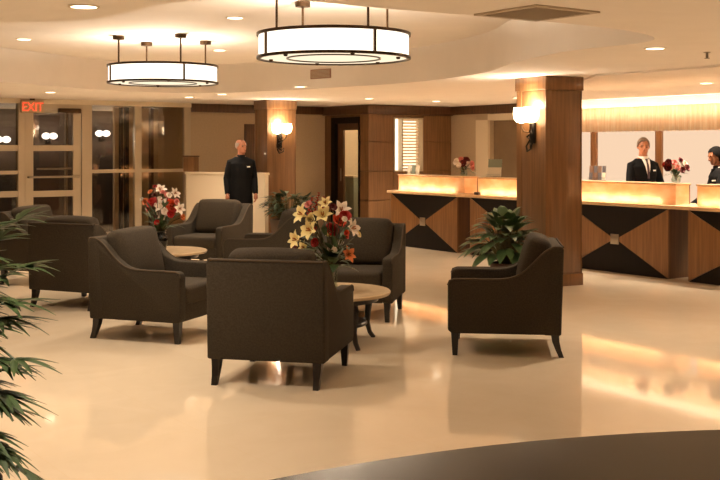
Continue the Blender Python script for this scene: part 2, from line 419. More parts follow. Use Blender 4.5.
# outer walls out of view
bm = B(); box(bm, -9.1, -8.9, -5, 17, 0, 2.6); struct(obj('wall_left', bm, 'beige_wall', smooth=False))
bm = B(); box(bm, 9.4, 9.6, -5, 12, 0, 2.6); struct(obj('wall_right', bm, 'beige_wall', smooth=False))
bm = B(); box(bm, -9, 9.5, -5.2, -5, 0, 2.6); struct(obj('wall_front', bm, 'beige_wall', smooth=False))

# glazed wall and entrance door
r = sroot('window_1', G0, N, 'cream framed glazed wall beside the entrance')
gz = 2.35
zr = 1.19
def post(bm, p0, p1, y0=-.05, y1=.05, z0=0, z1=gz): box(bm, LG(p0), LG(p1), y0, y1, z0, z1)
bm = B(); box(bm, -.6, LG(190), -.06, .06, gz, 2.60); obj('header', bm, 'cream_paint', r, smooth=False)
for a, b in ((183.5,189.5),(134,140.5),(81,91),(17.5,24),(-45,-35)):
    bm = B(); post(bm, a, b); obj('mullion', bm, 'frame_cream', r, smooth=False)
for a, b in ((91,134),(140.5,183.5),(-35,17.5)):
    x0, x1 = LG(a), LG(b)
    obj('rail', bx(x0, x1, -.03, .03, zr-.03, zr+.03), 'frame_cream', r, smooth=False)
    obj('sill', bx(x0, x1, -.04, .04, 0, .12), 'frame_cream', r, smooth=False)
    obj('pane', bx(x0, x1, -.004, .004, .12, zr-.03), 'pane_glass', r, smooth=False)
    obj('pane', bx(x0, x1, -.004, .004, zr+.03, gz), 'pane_glass', r, smooth=False)
# extra rails on the left leaf
for y in (148, 194):
    d = 17.6; z = CAMH-(y-HZ)/F*d
    obj('rail', bx(LG(-35), LG(17.5), -.035, .035, z-.05, z+.05), 'frame_cream', r, smooth=False)
r = sroot('door_1', G0, N, 'cream framed glazed entrance door below the exit sign')
x0, x1 = LG(24.5), LG(80.5); dd = 17.8
zz = lambda y: CAMH-(y-HZ)/F*dd
bm = B(); sw = .14
box(bm, x0, x0+sw, -.03, .03, .01, 2.26); box(bm, x1-sw, x1, -.03, .03, .01, 2.26)
box(bm, x0+sw, x1-sw, -.03, .03, 2.2, 2.26); box(bm, x0+sw, x1-sw, -.03, .03, .01, .25)
for a, b in ((151,145.3),(197,191)): box(bm, x0+sw, x1-sw, -.03, .03, zz(a), zz(b))
obj('door_leaf', bm, 'frame_cream', r, smooth=False)
obj('door_frame', bx(x0-.01, x1+.01, -.05, .05, 2.262, gz), 'frame_cream', r, smooth=False)
for a, b in ((zz(145.3),2.2),(zz(191),zz(151)),(.25,zz(197))):
    obj('pane', bx(x0+sw, x1-sw, -.004, .004, a, b), 'pane_glass', r, smooth=False)
bm = B(); tube(bm, [(x0+.05,-.03,zz(177)),(x0+.05,-.09,zz(177)),(x1-.05,-.09,zz(177)),(x1-.05,-.03,zz(177))], .018); obj('push_bar', bm, 'steel', r)
bm = B(); tube(bm, [(x0+sw+.1,.03,zz(169)),(x0+sw+.1,.09,zz(169)),(x1-.05,.09,zz(169)),(x1-.05,.03,zz(169))], .018); obj('push_bar', bm, 'steel', r)
obj('door_closer', bx(x1-.42, x1-.02, -.10, -.031, 2.2, 2.28, bev=.01), 'bronze', r)

# vestibule beyond the glass
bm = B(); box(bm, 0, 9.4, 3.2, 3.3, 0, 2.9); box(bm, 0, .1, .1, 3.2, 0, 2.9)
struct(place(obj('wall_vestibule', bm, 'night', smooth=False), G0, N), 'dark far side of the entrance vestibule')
bm = B(); box(bm, LG(143), LG(190), 1.3, 1.4, 0, 2.9); box(bm, LG(187)+.02, LG(187)+.1, .21, 3.2, 0, 2.9)
struct(place(obj('wall_vestibule_side', bm, 'vestibule_wall', smooth=False), G0, N), 'beige vestibule wall behind the glazing')
for k, (a, b) in enumerate(((147,149.5),(152,155.5),(178,181))):
    bm = B(); box(bm, LG(a), LG(b), 1.2, 1.299, 0, 2.5); struct(place(obj('trim_9', bm, 'ebony' if k < 2 else 'dark_wood', smooth=False), G0, N))
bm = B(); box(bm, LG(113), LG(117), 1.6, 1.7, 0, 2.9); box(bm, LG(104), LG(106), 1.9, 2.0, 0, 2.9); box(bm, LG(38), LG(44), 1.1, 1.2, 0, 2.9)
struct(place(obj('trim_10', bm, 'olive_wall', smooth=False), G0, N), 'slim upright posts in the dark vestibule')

bm = B(); box(bm, .1, LG(187), .07, 3.2, 2.37, 2.42)  # added dark slab, dims the bright ceiling strip above the panes
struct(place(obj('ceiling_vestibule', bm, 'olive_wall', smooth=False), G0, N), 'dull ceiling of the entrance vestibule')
# ------------------------------------------------------------------ exit sign
ep = G0+N*LG(30)
t = thing('exit_sign', 'exit sign with glowing red letters over the entrance door', 'sign', (ep.x-W.x*-.12, ep.y-.10, 2.16), math.atan2(N.y, N.x))
obj('sign_plate', bx(-.19,.19,-.02,.02,.03,.24,bev=.006), 'sign_face', t)
obj('bracket', bx(-.04,.04,-.015,.015,.24,.27), 'bronze', t, smooth=False)
cu = bpy.data.curves.new('txt', 'FONT'); cu.body = 'EXIT'; cu.size = .20; cu.align_x = 'CENTER'; cu.extrude = .006
to = bpy.data.objects.new('txt', cu); C.objects.link(to)
dg = bpy.context.evaluated_depsgraph_get(); me = bpy.data.meshes.new_from_object(to.evaluated_get(dg)); bpy.data.objects.remove(to)
bm = B(); bm.from_mesh(me)
xs = [v.co.x for v in bm.verts]; wd = max(xs)-min(xs)
for v in bm.verts: v.co = Vector((v.co.x*.35/wd, -.027-v.co.z, .06+v.co.y*1.05))
obj('letters', bm, 'exit_red', t, smooth=False)

# ------------------------------------------------------------------ wooden columns
CR = math.radians(29); CU = Vector((math.cos(CR), math.sin(CR))); CV = Vector((-math.sin(CR), math.cos(CR)))
def column(near, label):
    c = Vector(near)+CU*.28+CV*.28
    r = thing('wooden_column', label, 'column', (c.x, c.y, 0), CR); r['kind'] = 'structure'
    obj('plinth', bx(-.28,.28,-.28,.28,0,.14,bev=.006), 'column_wood', r)
    obj('shaft', bx(-.262,.262,-.262,.262,.14,2.27,bev=.008), 'column_wood', r)
    for k in range(4):
        M = Matrix.Rotation(k*PI/2, 4, 'Z')
        obj('corner_board', bx(-.27,-.18,-.27,-.2625,.14,2.27,bev=.002,seg=1,M=M), 'column_wood', r)
    obj('capital', bx(-.285,.285,-.285,.285,2.27,2.428,bev=.008), 'column_wood', r)
    return r
column((2.12,12.0), 'square wooden column between the potted plant and the reception desk')
column((-1.594,18.0), 'square wooden column beside the standing man')

# ------------------------------------------------------------------ wall sconces
def sconce(loc, rz, label, lamp=6, m='sconce_glow'):
    t = thing('wall_sconce', label, 'wall lamp', loc, rz, 'double wall sconces')
    bm = B(); box(bm, -.05,.05,-.03,0,-.30,-.05,bev=.012); obj('back_plate', bm, 'dark_metal', t)
    bm = B(); tube(bm, [(-.03,-.03,-.30),(.02,-.06,-.34),(.06,-.07,-.30),(.05,-.08,-.36),(-.03,-.07,-.39),(-.06,-.06,-.33),(.01,-.06,-.25),(-.04,-.07,-.22),(.04,-.06,-.18),(0,-.05,-.12)], .011, 6); obj('scroll', bm, 'dark_metal', t)
    for s in (-1, 1):
        bm = B(); tube(bm, [(0,-.03,-.17),(s*.05,-.10,-.16),(s*.088,-.11,-.11),(s*.088,-.11,-.06)], .010, 6); obj('arm', bm, 'bronze', t)
        bm = B(); lathe(bm, [(.02,-.06),(.06,-.045),(.088,-.005),(.096,.05),(.088,.12),(.08,.118),(.06,.02),(.02,-.03)], 18, (s*.088,-.11)); obj('lamp_shade', bm, m, t)
    L = bpy.data.lights.new('sconce_lamp', 'POINT'); L.energy = lamp; L.color = WARM; L.shadow_soft_size = .08
    o = bpy.data.objects.new('sconce_lamp', L); C.objects.link(o); o.parent = t; o.location = (0,-.11,.16)
    return t
m1 = Vector((2.12,12.0))+CV*.235+CU*.018
sconce((m1.x-.002, m1.y, 1.95), CR-PI/2, 'lit double sconce on the column beside the reception desk', 14)
m2 = Vector((-1.594,18.0))+CU*.235+CV*.016
sconce((m2.x, m2.y, 1.90), CR, 'lit double sconce on the column behind the standing man', 11)
# added glowing globes behind the glass, standing in for sconce reflections
for k, (px, py) in enumerate(((1,139.5),(48,136),(101,133.5))):
    p = G0+N*(LG(px)+.95)-N*0
    d = 19.9
    q = P3(px, py, d)
    # stand them on the far wall of the vestibule
    x = on_line(px, G0+Vector((-.58,.8146))*3.2, N)
    q2_ = G0+Vector((-.58,.8146))*3.2+N*x
    t = thing('vestibule_lamp', ['lit twin globe lamp in the dark vestibule, at the edge of the view', 'lit twin globe lamp seen through the entrance door', 'lit twin globe lamp seen through the pane right of the entrance door'][k], 'wall lamp',
              (q2_.x, q2_.y, CAMH-(py-HZ)/F*q2_.y), math.atan2(N.y, N.x), 'vestibule lamps')
    obj('back_plate', bx(-.05,.05,-.03,0,-.16,.02,bev=.01), 'dark_metal', t)
    for s in (-1, 1):
        bm = B(); ball(bm, (s*.075, -.10, .0), .085, (1,1,.8)); obj('globe', bm, 'globe_glow', t)
        L = bpy.data.lights.new('globe_lamp', 'POINT'); L.energy = 5; L.color = WARM; L.shadow_soft_size = .05  # added point light, brightens the vestibule behind the panes
        lo = bpy.data.objects.new('globe_lamp', L); C.objects.link(lo); lo.parent = t; lo.location = (s*.075,-.22,.0)
        bm = B(); tube(bm, [(0,-.02,-.1),(s*.05,-.08,-.12),(s*.075,-.10,-.06)], .012, 6); obj('arm', bm, 'dark_metal', t)

# ------------------------------------------------------------------ chandeliers
def chandelier(loc, label, ang):
    R, h = .625, .20
    t = thing('drum_chandelier', label, 'chandelier', loc, ang, 'drum chandeliers in the ceiling tray')     # origin at the bottom of the drum
    n = 64
    def ring(bm, z0, z1, r0, r1):
        loft(bm, [ell(0,0,z0,r0,r0,n), ell(0,0,z1,r0,r0,n), ell(0,0,z1,r1,r1,n), ell(0,0,z0,r1,r1,n), ell(0,0,z0,r0,r0,n)], cap=False)
    bm = B(); loft(bm, [ell(0,0,.02,R-.012,R-.012,n), ell(0,0,h-.005,R-.012,R-.012,n), ell(0,0,h-.005,R-.02,R-.02,n), ell(0,0,.02,R-.02,R-.02,n), ell(0,0,.02,R-.012,R-.012,n)], cap=False)
    obj('lamp_shade', bm, 'shade_glow', t)
    bm = B(); ring(bm, h-.012, h+.012, R+.006, R-.024); obj('top_ring', bm, 'bronze', t)
    bm = B(); ring(bm, 0, .022, R+.006, R-.024); obj('bottom_ring', bm, 'bronze', t)
    bm = B(); lathe(bm, [(R-.025,.012),(R-.025,.02)], n); obj('diffuser', bm, 'diffuser_glow', t)
    bm = B(); ring(bm, .002, .012, R*.62, R*.60); obj('inner_ring', bm, 'bronze', t)
    for k in range(6):
        a = 2*PI*k/6
        bm = B(); lathe(bm, [(.012,-.008),(.018,0),(.018,.011)], 10, (R*.86*math.cos(a), R*.86*math.sin(a))); obj('finial', bm, 'bronze', t)
    zz_ = zt-loc[2]
    for k in range(4):
        a = 2*PI*k/4+PI/4; x, y = .525*math.cos(a), .525*math.sin(a)
        bm = B(); tube(bm, [(x,y,.021),(x,y,zz_-.03)], .0105); rod = obj('rod', bm, 'bronze', t)
        bm = B(); lathe(bm, [(.065,zz_-.045),(.068,zz_-.02),(.068,zz_-.001)], 18, (x,y)); obj('rod_cap', bm, 'bronze', rod)
        a2 = 2*PI*k/4+PI/4
        M = Matrix.Rotation(a2, 4, 'Z')
        obj('strut', bx(R-.012,R+.005,-.010,.010,.02,h,M=M), 'bronze', t, smooth=False)
    L = bpy.data.lights.new('chandelier_uplight', 'POINT'); L.energy = 55; L.color = WARM; L.shadow_soft_size = .06
    o = bpy.data.objects.new('chandelier_uplight', L); C.objects.link(o); o.parent = t; o.location = (0,0,.12)
chandelier((-.215,8.60,2.325), 'larger nearer round drum chandelier hanging over the mixed lily bouquet', math.radians(-13))
chandelier((-2.26,12.05,2.335), 'smaller farther round drum chandelier hanging on four rods by the glazed wall', math.radians(-13))

# ------------------------------------------------------------------ ceiling fittings
def downlight(loc, label, energy=28, r=.075, group='round recessed downlights', cone=120):
    t = thing('recessed_downlight', label, 'downlight', (loc[0], loc[1], loc[2]), 0, group)
    bm = B(); loft(bm, [ell(0,0,-.002,r+.018,r+.018,24), ell(0,0,-.008,r+.016,r+.016,24), ell(0,0,-.008,r,r,24), ell(0,0,-.002,r,r,24), ell(0,0,-.002,r+.018,r+.018,24)], cap=False); obj('trim_ring', bm, 'cream_paint', t)
    bm = B(); lathe(bm, [(r,-.006),(r,-.003)], 24); obj('lens', bm, 'downlight_glow', t)
    L = bpy.data.lights.new('downlight_lamp', 'SPOT'); L.energy = energy; L.color = WARM; L.spot_size = math.radians(cone); L.spot_blend = .8; L.shadow_soft_size = .08
    o = bpy.data.objects.new('downlight_lamp', L); C.objects.link(o); o.parent = t; o.location = (0,0,-.03)
def at_z(px, py, z):
    d = (z-CAMH)*F/(HZ-py); return ((px-360)/F*d, d, z)
for px, py, z, lab in ((84,6,zc,'round downlight in the low ceiling at the upper left of the photo'), (235,17.5,zt,'round downlight in the ceiling tray between the two chandeliers'),
                       (24,39,zt,'round downlight in the ceiling tray left of the farther chandelier'), (219.5,50,zt,'small round downlight in the tray just right of the farther chandelier'),
                       (300,86.5,zc,'tiny round downlight in front of the sconce column by the standing man'), (222,94,zc,'tiny round downlight above the standing man'),
                       (189,97,zc,'tiny round downlight above the cream half height partition'),
                       (655,48,zc,'round downlight in the ceiling right of the wooden column'), (706,83,2.41,'round downlight above the reception, near the glowing valance')):
    downlight(at_z(px, py, z), lab, 85 if py > 85 else (200 if px > 700 else 95))
for x, y, z in ((-4.5,4,2.33),(-.6,3.3,2.33),(3.4,5.4,2.33),(6.5,6,2.33),(5.2,9.6,2.41),(0,.5,2.33),(-3.5,-1,2.33),(4,.5,2.33),(-5.2,8.0,zt),(-2.2,8.2,zt),(-6.6,12,zc),(5.6,13.2,2.41)):  # unseen downlights added as fill for floor and ceiling
    downlight((x,y,z), 'round downlight in the near ceiling outside the view', 125, group='downlights outside the view')

for (x, y), lab in (((.15,17.6),'tiny round downlight in front of the doorway in the wood clad wall'),((1.35,18.6),'tiny round downlight in front of the louvred window'),  # downlights added to brighten the dim back walls and reception
                    ((-4.6,15.6),'tiny round downlight in front of the glazed entrance'),((2.6,17.3),'round downlight over the far end of the reception, by the cream pilaster'),
                    ((2.93,14.3),'round downlight over the reception desk, hidden behind the wooden column')):  # unseen lamp added to light the receptionist's face
    downlight((x,y,2.41 if x == 2.93 else zc), lab, 170 if x == 2.93 else 130)
def grille(loc, rz, s, label, cat='air vent'):
    t = thing('ceiling_vent', label, cat, loc, rz)
    bm = B(); box(bm, -s,s,-s,-s+.04,-.012,-.001); box(bm, -s,s,s-.04,s,-.012,-.001); box(bm, -s,-s+.04,-s+.04,s-.04,-.012,-.001); box(bm, s-.04,s,-s+.04,s-.04,-.012,-.001); obj('vent_frame', bm, 'grille', t, smooth=False)
    obj('vent_back', bx(-s+.04,s-.04,-s+.04,s-.04,-.004,-.001), 'grille_dark', t, smooth=False)
    bm = B(); n = 11
    for i in range(n):
        y = -s+.06+(2*s-.12)*i/(n-1); box(bm, -s+.04,s-.04,-.011,.011,-.003,.003, M=Matrix.Translation((0,y,-.009)) @ Matrix.Rotation(.35,4,'X'))
    obj('slats', bm, 'grille', t, smooth=False)
grille((1.08,6.43,zc), math.atan2(N.y,N.x), .27, 'square louvred air vent in the low ceiling near the wooden column')
# supply grille in the far upright face of the tray
a_, b_ = min(((tray[i], tray[(i+1) % len(tray)]) for i in range(len(tray))), key=lambda e: abs((e[0].x/e[0].y)-((321-360)/F))+(0 if e[0].y > 10 else 9))
dv = (b_-a_).normalized()
if dv.x < 0: dv = -dv
s0 = on_line(321, a_, dv); gp = a_+dv*s0
t = thing('wall_vent', 'small pinkish air vent on the upright tray face under the nearer chandelier', 'air vent', (gp.x, gp.y-.012, 2.565), math.atan2(dv.y, dv.x))
obj('vent_frame', bx(-.20,.20,-.012,.0,0,.13,bev=.003), 'rose_grille', t)
bm = B()
for i in range(6): box(bm, -.18,.18,-.018,-.0125,.015+i*.018,.024+i*.018)
obj('slats', bm, 'grille', t, smooth=False)
sp = at_z(707,52,zc)
t = thing('sprinkler_head', 'small sprinkler head on the ceiling above the reception desk', 'sprinkler', sp)
bm = B(); lathe(bm, [(.03,-.006),(.03,-.001)], 14); obj('flange', bm, 'grille', t)
bm = B(); lathe(bm, [(.008,-.05),(.012,-.04),(.010,-.007)], 10); lathe(bm, [(.022,-.058),(.022,-.052)], 14); obj('nozzle', bm, 'steel', t)

# ------------------------------------------------------------------ armchairs
def side_profile():
    pts = [(-.425,.175),(.40,.175),(.43,.20),(.43,.545),(.415,.580),(.38,.592),(.02,.594)]
    p0, p1, p2, p3 = Vector((.02,.594)), Vector((-.19,.60)), Vector((-.24,.80)), Vector((-.375,.845))
    for i in range(1, 11):
        t = i/10; pts.append(tuple(p0*(1-t)**3+3*p1*t*(1-t)**2+3*p2*t*t*(1-t)+p3*t**3))
    pts += [(-.43,.845),(-.445,.82)]
    return pts
def armchair(label):
    t = thing('armchair', label, 'armchair', (0,0,0), 0, 'dark brown lobby armchairs')
    bm = B()
    prof = side_profile()
    for s in (-1, 1):
        x0, x1 = (.315, .41) if s > 0 else (-.41, -.315)
        prism(bm, prof, 'x', x0, x1)
    prism(bm, [(-.432,.172),(-.452,.825),(-.437,.849),(-.36,.849),(-.34,.80),(-.30,.172)], 'x', -.412, .412); prism(bm, [(-.4,.18),(-.4,.83),(-.335,.83),(-.27,.36),(-.27,.18)], 'x', -.32, .32)
    box(bm, -.32,.32,.33,.415,.175,.325); box(bm, -.32,.32,-.3,.35,.185,.30)
    bevel_sharp(bm, .014, 3)
    obj('upholstered_frame', bm, 'fabric', t)
    for s in (-1, 1):                       # piped arm edges, the light they catch put into paler fabric
        bm = B(); tube(bm, [(s*.405, y, z) for y, z in prof[3:-1]], .0075, 6); obj('piping', bm, 'piping_fabric', t)
    bm = B(); tube(bm, [(-.40,-.447,.845),(.40,-.447,.845)], .0075, 6); obj('piping', bm, 'piping_fabric', t)
    bm = B(); vs = box(bm, -.308,.308,-.24,.435,.305,.465,bev=.045,seg=4)
    for v in bm.verts:
        if v.co.z > .4: v.co.z += .018*(1-(v.co.x/.31)**2)*(1-((v.co.y-.1)/.34)**2)
    obj('seat_cushion', bm, 'cushion_fabric', t)
    M = Matrix.Translation((0,-.235,.67)) @ Matrix.Rotation(math.radians(14), 4, 'X')
    bm = B(); box(bm, -.305,.305,-.085,.085,-.22,.235,bev=.06,seg=4)
    bmesh.ops.subdivide_edges(bm, edges=[e for e in bm.edges if e.calc_length() > .2], cuts=4, use_grid_fill=True)
    for v in bm.verts:
        k = max(0, (1-(v.co.x/.32)**2)*(1-(v.co.z/.25)**2))
        v.co.y += (.03 if v.co.y > 0 else -.006)*k
        v.co.z += .012*(1-(v.co.x/.31)**2) if v.co.z > .15 else 0
        v.co = M @ v.co
    obj('back_cushion', bm, 'cushion_fabric', t)
    for s in (-1, 1):
        bm = B(); loft(bm, [[Vector((s*.355+a*w, .375+b*w, z)) for a, b in ((-1,-1),(1,-1),(1,1),(-1,1))] for z, w in ((0,.019),(.178,.03))]); obj('leg', bm, 'chair_leg', t, smooth=False)
        bm = B(); loft(bm, [[Vector((s*.355+a*w, y+b*w, z)) for a, b in ((-1,-1),(1,-1),(1,1),(-1,1))] for z, w, y in ((0,.019,-.435),(.06,.022,-.41),(.12,.027,-.392),(.178,.031,-.385))]); obj('leg', bm, 'chair_leg', t, smooth=False)
    return t
CH = [((-.54,7.44), (.22,.975), 'brown armchair nearest the camera, its plain back turned to the viewer'),
      ((-1.72,9.03), (.94,-.34), 'brown armchair in profile facing right, left of the nearest armchair'),
      ((-2.80,10.84), (.40,.917), 'brown armchair seen from behind, between the fan palm and the dark vase table'),
      ((-3.68,12.5), (.94,-.34), 'brown armchair at the far left partly behind the fan palm, facing right'),
      ((-1.98,13.85), (-.36,-.93), 'brown armchair facing the viewer right in front of the standing man'),
      ((-1.01,11.95), (-.97,.2), 'brown armchair facing left, between the lily bouquet and the square planter'),
      ((-.03,10.08), (-.18,-.98), 'brown armchair facing the viewer just behind the stone table with the lilies'),
      ((1.15,8.43), (-.99,.12), 'brown armchair standing alone in profile in front of the wooden column')]
first = None
for (x, y), (fx, fy), lab in CH:
    rz = math.atan2(fy, fx)-PI/2
    if first is None:
        first = armchair(lab); first.location = (x,y,0); first.rotation_euler = (0,0,rz)
    else: dup(first, (x,y,0), rz, lab)

# ------------------------------------------------------------------ coffee tables
def coffee_table(loc, rz, label):
    t = thing('coffee_table', label, 'coffee table', loc, rz, 'round stone topped coffee tables')
    bm = B(); lathe(bm, [(.47,.395),(.495,.40),(.503,.412),(.503,.422),(.495,.43)], 56); obj('tabletop', bm, 'table_stone', t)
    bm = B(); lathe(bm, [(.36,.345),(.40,.35),(.41,.3945)], 40); obj('apron', bm, 'chair_leg', t)
    for k in range(4):
        a = k*PI/2; c, s = math.cos(a), math.sin(a)
        bm = B(); tube(bm, [(r*c, r*s, z) for r, z in ((.36,.36),(.385,.30),(.375,.22),(.37,.13),(.395,.05),(.435,.001))], [.034,.032,.027,.023,.020,.019], 8); obj('leg', bm, 'chair_leg', t)
    bm = B(); lathe(bm, [(.30,.15),(.31,.158),(.31,.172),(.30,.18)], 40); 
    for k in range(4):
        a = k*PI/2; tube(bm, [(.28*math.cos(a),.28*math.sin(a),.165),(.375*math.cos(a),.375*math.sin(a),.165)], .012, 6)
    obj('lower_shelf', bm, 'chair_leg', t)
    return t
ct = coffee_table((-.25,8.65,0), math.radians(-57), 'round stone topped table under the mixed lily bouquet')
dup(ct, (-2.26,12.05,0), math.radians(-40), 'round stone topped table under the dark vase of red flowers')

# ------------------------------------------------------------------ flowers and plants
def leaf(bm, base, dirv, length, width, droop=.4, up=Vector((0,0,1)), n=5, fold=.18):
    d = Vector(dirv).normalized(); side = d.cross(up)
    if side.length < 1e-3: side = Vector((1,0,0))
    side.normalize(); nrm = side.cross(d).normalized()
    prev = None
    for i in range(n+1):
        t = i/n
        p = Vector(base)+d*length*t-Vector((0,0,1))*droop*length*t*t
        w = width*.5*math.sin(PI*min(1, t**.75))**.9 if 0 < t < 1 else (.08*width if t == 0 else .002)
        row = (bm.verts.new(p+side*w+nrm*fold*w), bm.verts.new(p), bm.verts.new(p-side*w+nrm*fold*w))
        if prev:
            bm.faces.new((prev[0], prev[1], row[1], row[0])); bm.faces.new((prev[1], prev[2], row[2], row[1]))
        prev = row
def lily(size, face, rnd, n=6):
    bm = B(); f = Vector(face).normalized()
    u = f.orthogonal().normalized(); v = f.cross(u)
    for k in range(n):
        a = 2*PI*k/n+rnd.random()*.2
        out = u*math.cos(a)+v*math.sin(a)
        base = Vector((0,0,0)); prev = None
        sd = f.cross(out).normalized(); w0_ = size*(.20 if k % 2 else .15)
        for i in range(5):
            t = i/4
            p = out*size*(.12+.5*t**1.3)+f*size*(.28*math.sin(t*PI*.62))
            w = w0_*math.sin(PI*(.12+.88*t)) if t < 1 else .001
            row = (bm.verts.new(p+sd*w), bm.verts.new(p-f*.02*size), bm.verts.new(p-sd*w))
            if prev: bm.faces.new((prev[0], prev[1], row[1], row[0])); bm.faces.new((prev[1], prev[2], row[2], row[1]))
            prev = row
    tube(bm, [(-f*size*.3), Vector((0,0,0)), f*size*.06], [size*.03, size*.09, size*.12], 8)
    return bm
def rose(size, face, rnd):
    bm = B(); f = Vector(face).normalized(); u = f.orthogonal().normalized(); v = f.cross(u)
    for ring_, (r, n, h) in enumerate(((.14,3,.42),(.30,5,.36),(.46,6,.22))):
        for k in range(n):
            a = 2*PI*(k+.5*ring_)/n+rnd.random()*.3
            out = u*math.cos(a)+v*math.sin(a); sd = f.cross(out)
            rows = []
            for i in range(4):
                t = i/3
                p = out*size*r*(.35+.75*t)+f*size*h*math.sin(t*PI*.55)
                w = size*(.16+.10*ring_)*math.sin(PI*(.25+.6*t))
                rows.append((bm.verts.new(p+sd*w-out*w*.25), bm.verts.new(p), bm.verts.new(p-sd*w-out*w*.25)))
            for a_, b_ in zip(rows, rows[1:]):
                bm.faces.new((a_[0], a_[1], b_[1], b_[0])); bm.faces.new((a_[1], a_[2], b_[2], b_[1]))
    ball(bm, f*size*.1, size*.15, sub=1)
    return bm
def bouquet(name, label, loc, d, vase_prof, vase_m, flowers, leaves, spikes=(), seed=1, neck=.22, spread=.22):
    """flowers: (px, py, kind, size, material) seen from the camera; every one has its own depth in the bunch"""
    rnd = random.Random(seed)
    t = thing(name, label, 'flower vase', loc)
    bm = B(); lathe(bm, vase_prof, 24); obj('vase', bm, vase_m, t)
    L = Vector(loc); mouth = Vector((0,0,neck))
    stems = B(); ctr = None
    pts = []
    extra = []
    if spread > .2:
        ms_ = [f[4] for f in flowers]
        for k in range(18):
            f = flowers[rnd.randrange(len(flowers))]
            extra.append((f[0]+rnd.uniform(-7,7), f[1]+rnd.uniform(-6,9), 'rose', rnd.uniform(.05,.085), rnd.choice(ms_)))
    for px, py, kind, size, m in [(f[0],f[1],f[2],f[3]*(.88 if spread > .2 else 1),f[4]) for f in flowers]+extra:
        dd_ = d+rnd.uniform(-.75,.45)*spread
        p = P3(px, py, dd_)-L
        face = Vector((p.x*1.6+rnd.uniform(-.1,.1), (dd_-d)*1.0-.22, (p.z-neck)*.5+rnd.uniform(-.03,.1)))
        bmf = lily(size, face, rnd) if kind == 'lily' else rose(size, face, rnd)
        for v in bmf.verts: v.co += p
        f_ = obj({'lily': 'lily', 'rose': 'blossom'}[kind], bmf, m, t, ang=60)
        if kind == 'lily' and size > .10:
            fb = B(); ff = face.normalized(); u = ff.orthogonal().normalized(); v_ = ff.cross(u)
            for k in range(4):
                a = k*PI/2; tube(fb, [p, p+ff*size*.32+(u*math.cos(a)+v_*math.sin(a))*size*.10], [.0022,.005], 5)
            obj('stamens', fb, 'stamen', f_)
        tube(stems, [mouth*.35, mouth+Vector((p.x*.12,p.y*.12,0)), mouth.lerp(p,.6)+Vector((0,0,.02)), p-face.normalized()*size*.28], .004, 5)
        pts.append(p)
    for a, b in spikes:
        pa, pb_ = P3(*a, d+.02)-L, P3(*b, d+.05)-L
        bm = B(); n = 9
        for i in range(n):
            q = pa.lerp(pb_, i/(n-1)); r = .022*(1-.75*i/n)
            for k in range(3):
                an = k*2.1+i; leaf(bm, q, (math.cos(an), math.sin(an), .9), .05*(1-.6*i/n), .02, .1, n=3)
        obj('flower_spike', bm, 'flower_red', t, ang=60)
        tube(stems, [mouth*.35, mouth, pa, pb_], .004, 5)
    obj('stems', stems, 'stem', t)
    bm = B()
    for px, py, ln, wd in leaves:
        p = P3(px, py, d+rnd.uniform(-1,1)*spread*.8)-L
        dr = p-mouth*.9
        leaf(bm, p-dr.normalized()*ln*.5, (dr.x+rnd.uniform(-.1,.1), dr.y+rnd.uniform(-.2,.2), dr.z*.6), ln, wd, rnd.uniform(.1,.5))
    for k in range(26):
        a = rnd.random()*2*PI
        leaf(bm, mouth+Vector((.03*math.cos(a),.03*math.sin(a),rnd.uniform(-.01,.06))), (math.cos(a), math.sin(a), rnd.uniform(.3,1.5)), rnd.uniform(.5,1)*spread*1.1, .045*spread/.22, rnd.uniform(.1,.6))
    obj('foliage', bm, 'leaf', t, ang=60)
    return t
rn = random.Random(11)
fl = [(303,215,'lily',.17,'lily_cream'),(297,240,'lily',.15,'lily_cream'),(311,231,'lily',.17,'lily_cream'),(305,248,'lily',.12,'lily_cream'),(323,216,'lily',.16,'lily_cream'),(314,222,'lily',.14,'lily_cream'),
      (338,222,'rose',.15,'flower_orange'),(331,231,'rose',.15,'flower_red'),(345,217,'rose',.12,'flower_red'),(341,211,'lily',.16,'lily_white'),(351,229,'lily',.16,'lily_white'),(326,204,'lily',.12,'lily_cream'),
      (347,255,'lily',.14,'lily_orange'),(340,243,'rose',.07,'lily_white'),(334,250,'rose',.06,'lily_white'),(333,208,'rose',.08,'flower_dark'),(309,205,'rose',.08,'flower_pink'),(320,244,'rose',.08,'flower_dark'),(345,236,'rose',.08,'flower_orange')]
lv = [(rn.uniform(300,350), rn.uniform(225,266), rn.uniform(.10,.2), rn.uniform(.035,.075)) for _ in range(64)]
bouquet('lily_bouquet', 'large bouquet of cream lilies and orange blooms in a clear vase on the nearer table', (-.23,8.62,.4305), 8.62,
        [(.05,0),(.055,.01),(.045,.06),(.05,.14),(.062,.22),(.056,.22),(.044,.14),(.038,.06),(.045,.02)], 'vase_glass', fl, lv,
        spikes=(((314,214),(319,194)),((309,216),(312,199)),((322,212),(324,198))), seed=4, neck=.22, spread=.24)
fl = [(160,191,'lily',.16,'lily_white'),(174,194,'lily',.14,'lily_white'),(153,204,'rose',.17,'flower_red'),(162,207,'lily',.19,'lily_white'),(171,206,'rose',.17,'flower_orange'),(179,209,'lily',.14,'lily_white'),
      (167,196,'rose',.10,'flower_pink'),(150,209,'rose',.10,'flower_red'),(146,202,'rose',.10,'lily_orange'),(155,196,'rose',.09,'flower_dark'),(163,215,'lily',.15,'lily_white'),(170,214,'rose',.11,'flower_red'),(155,187,'rose',.06,'flower_red'),(176,202,'rose',.09,'flower_pink')]
lv = [(rn.uniform(143,181), rn.uniform(198,226), rn.uniform(.12,.22), rn.uniform(.03,.06)) for _ in range(36)]
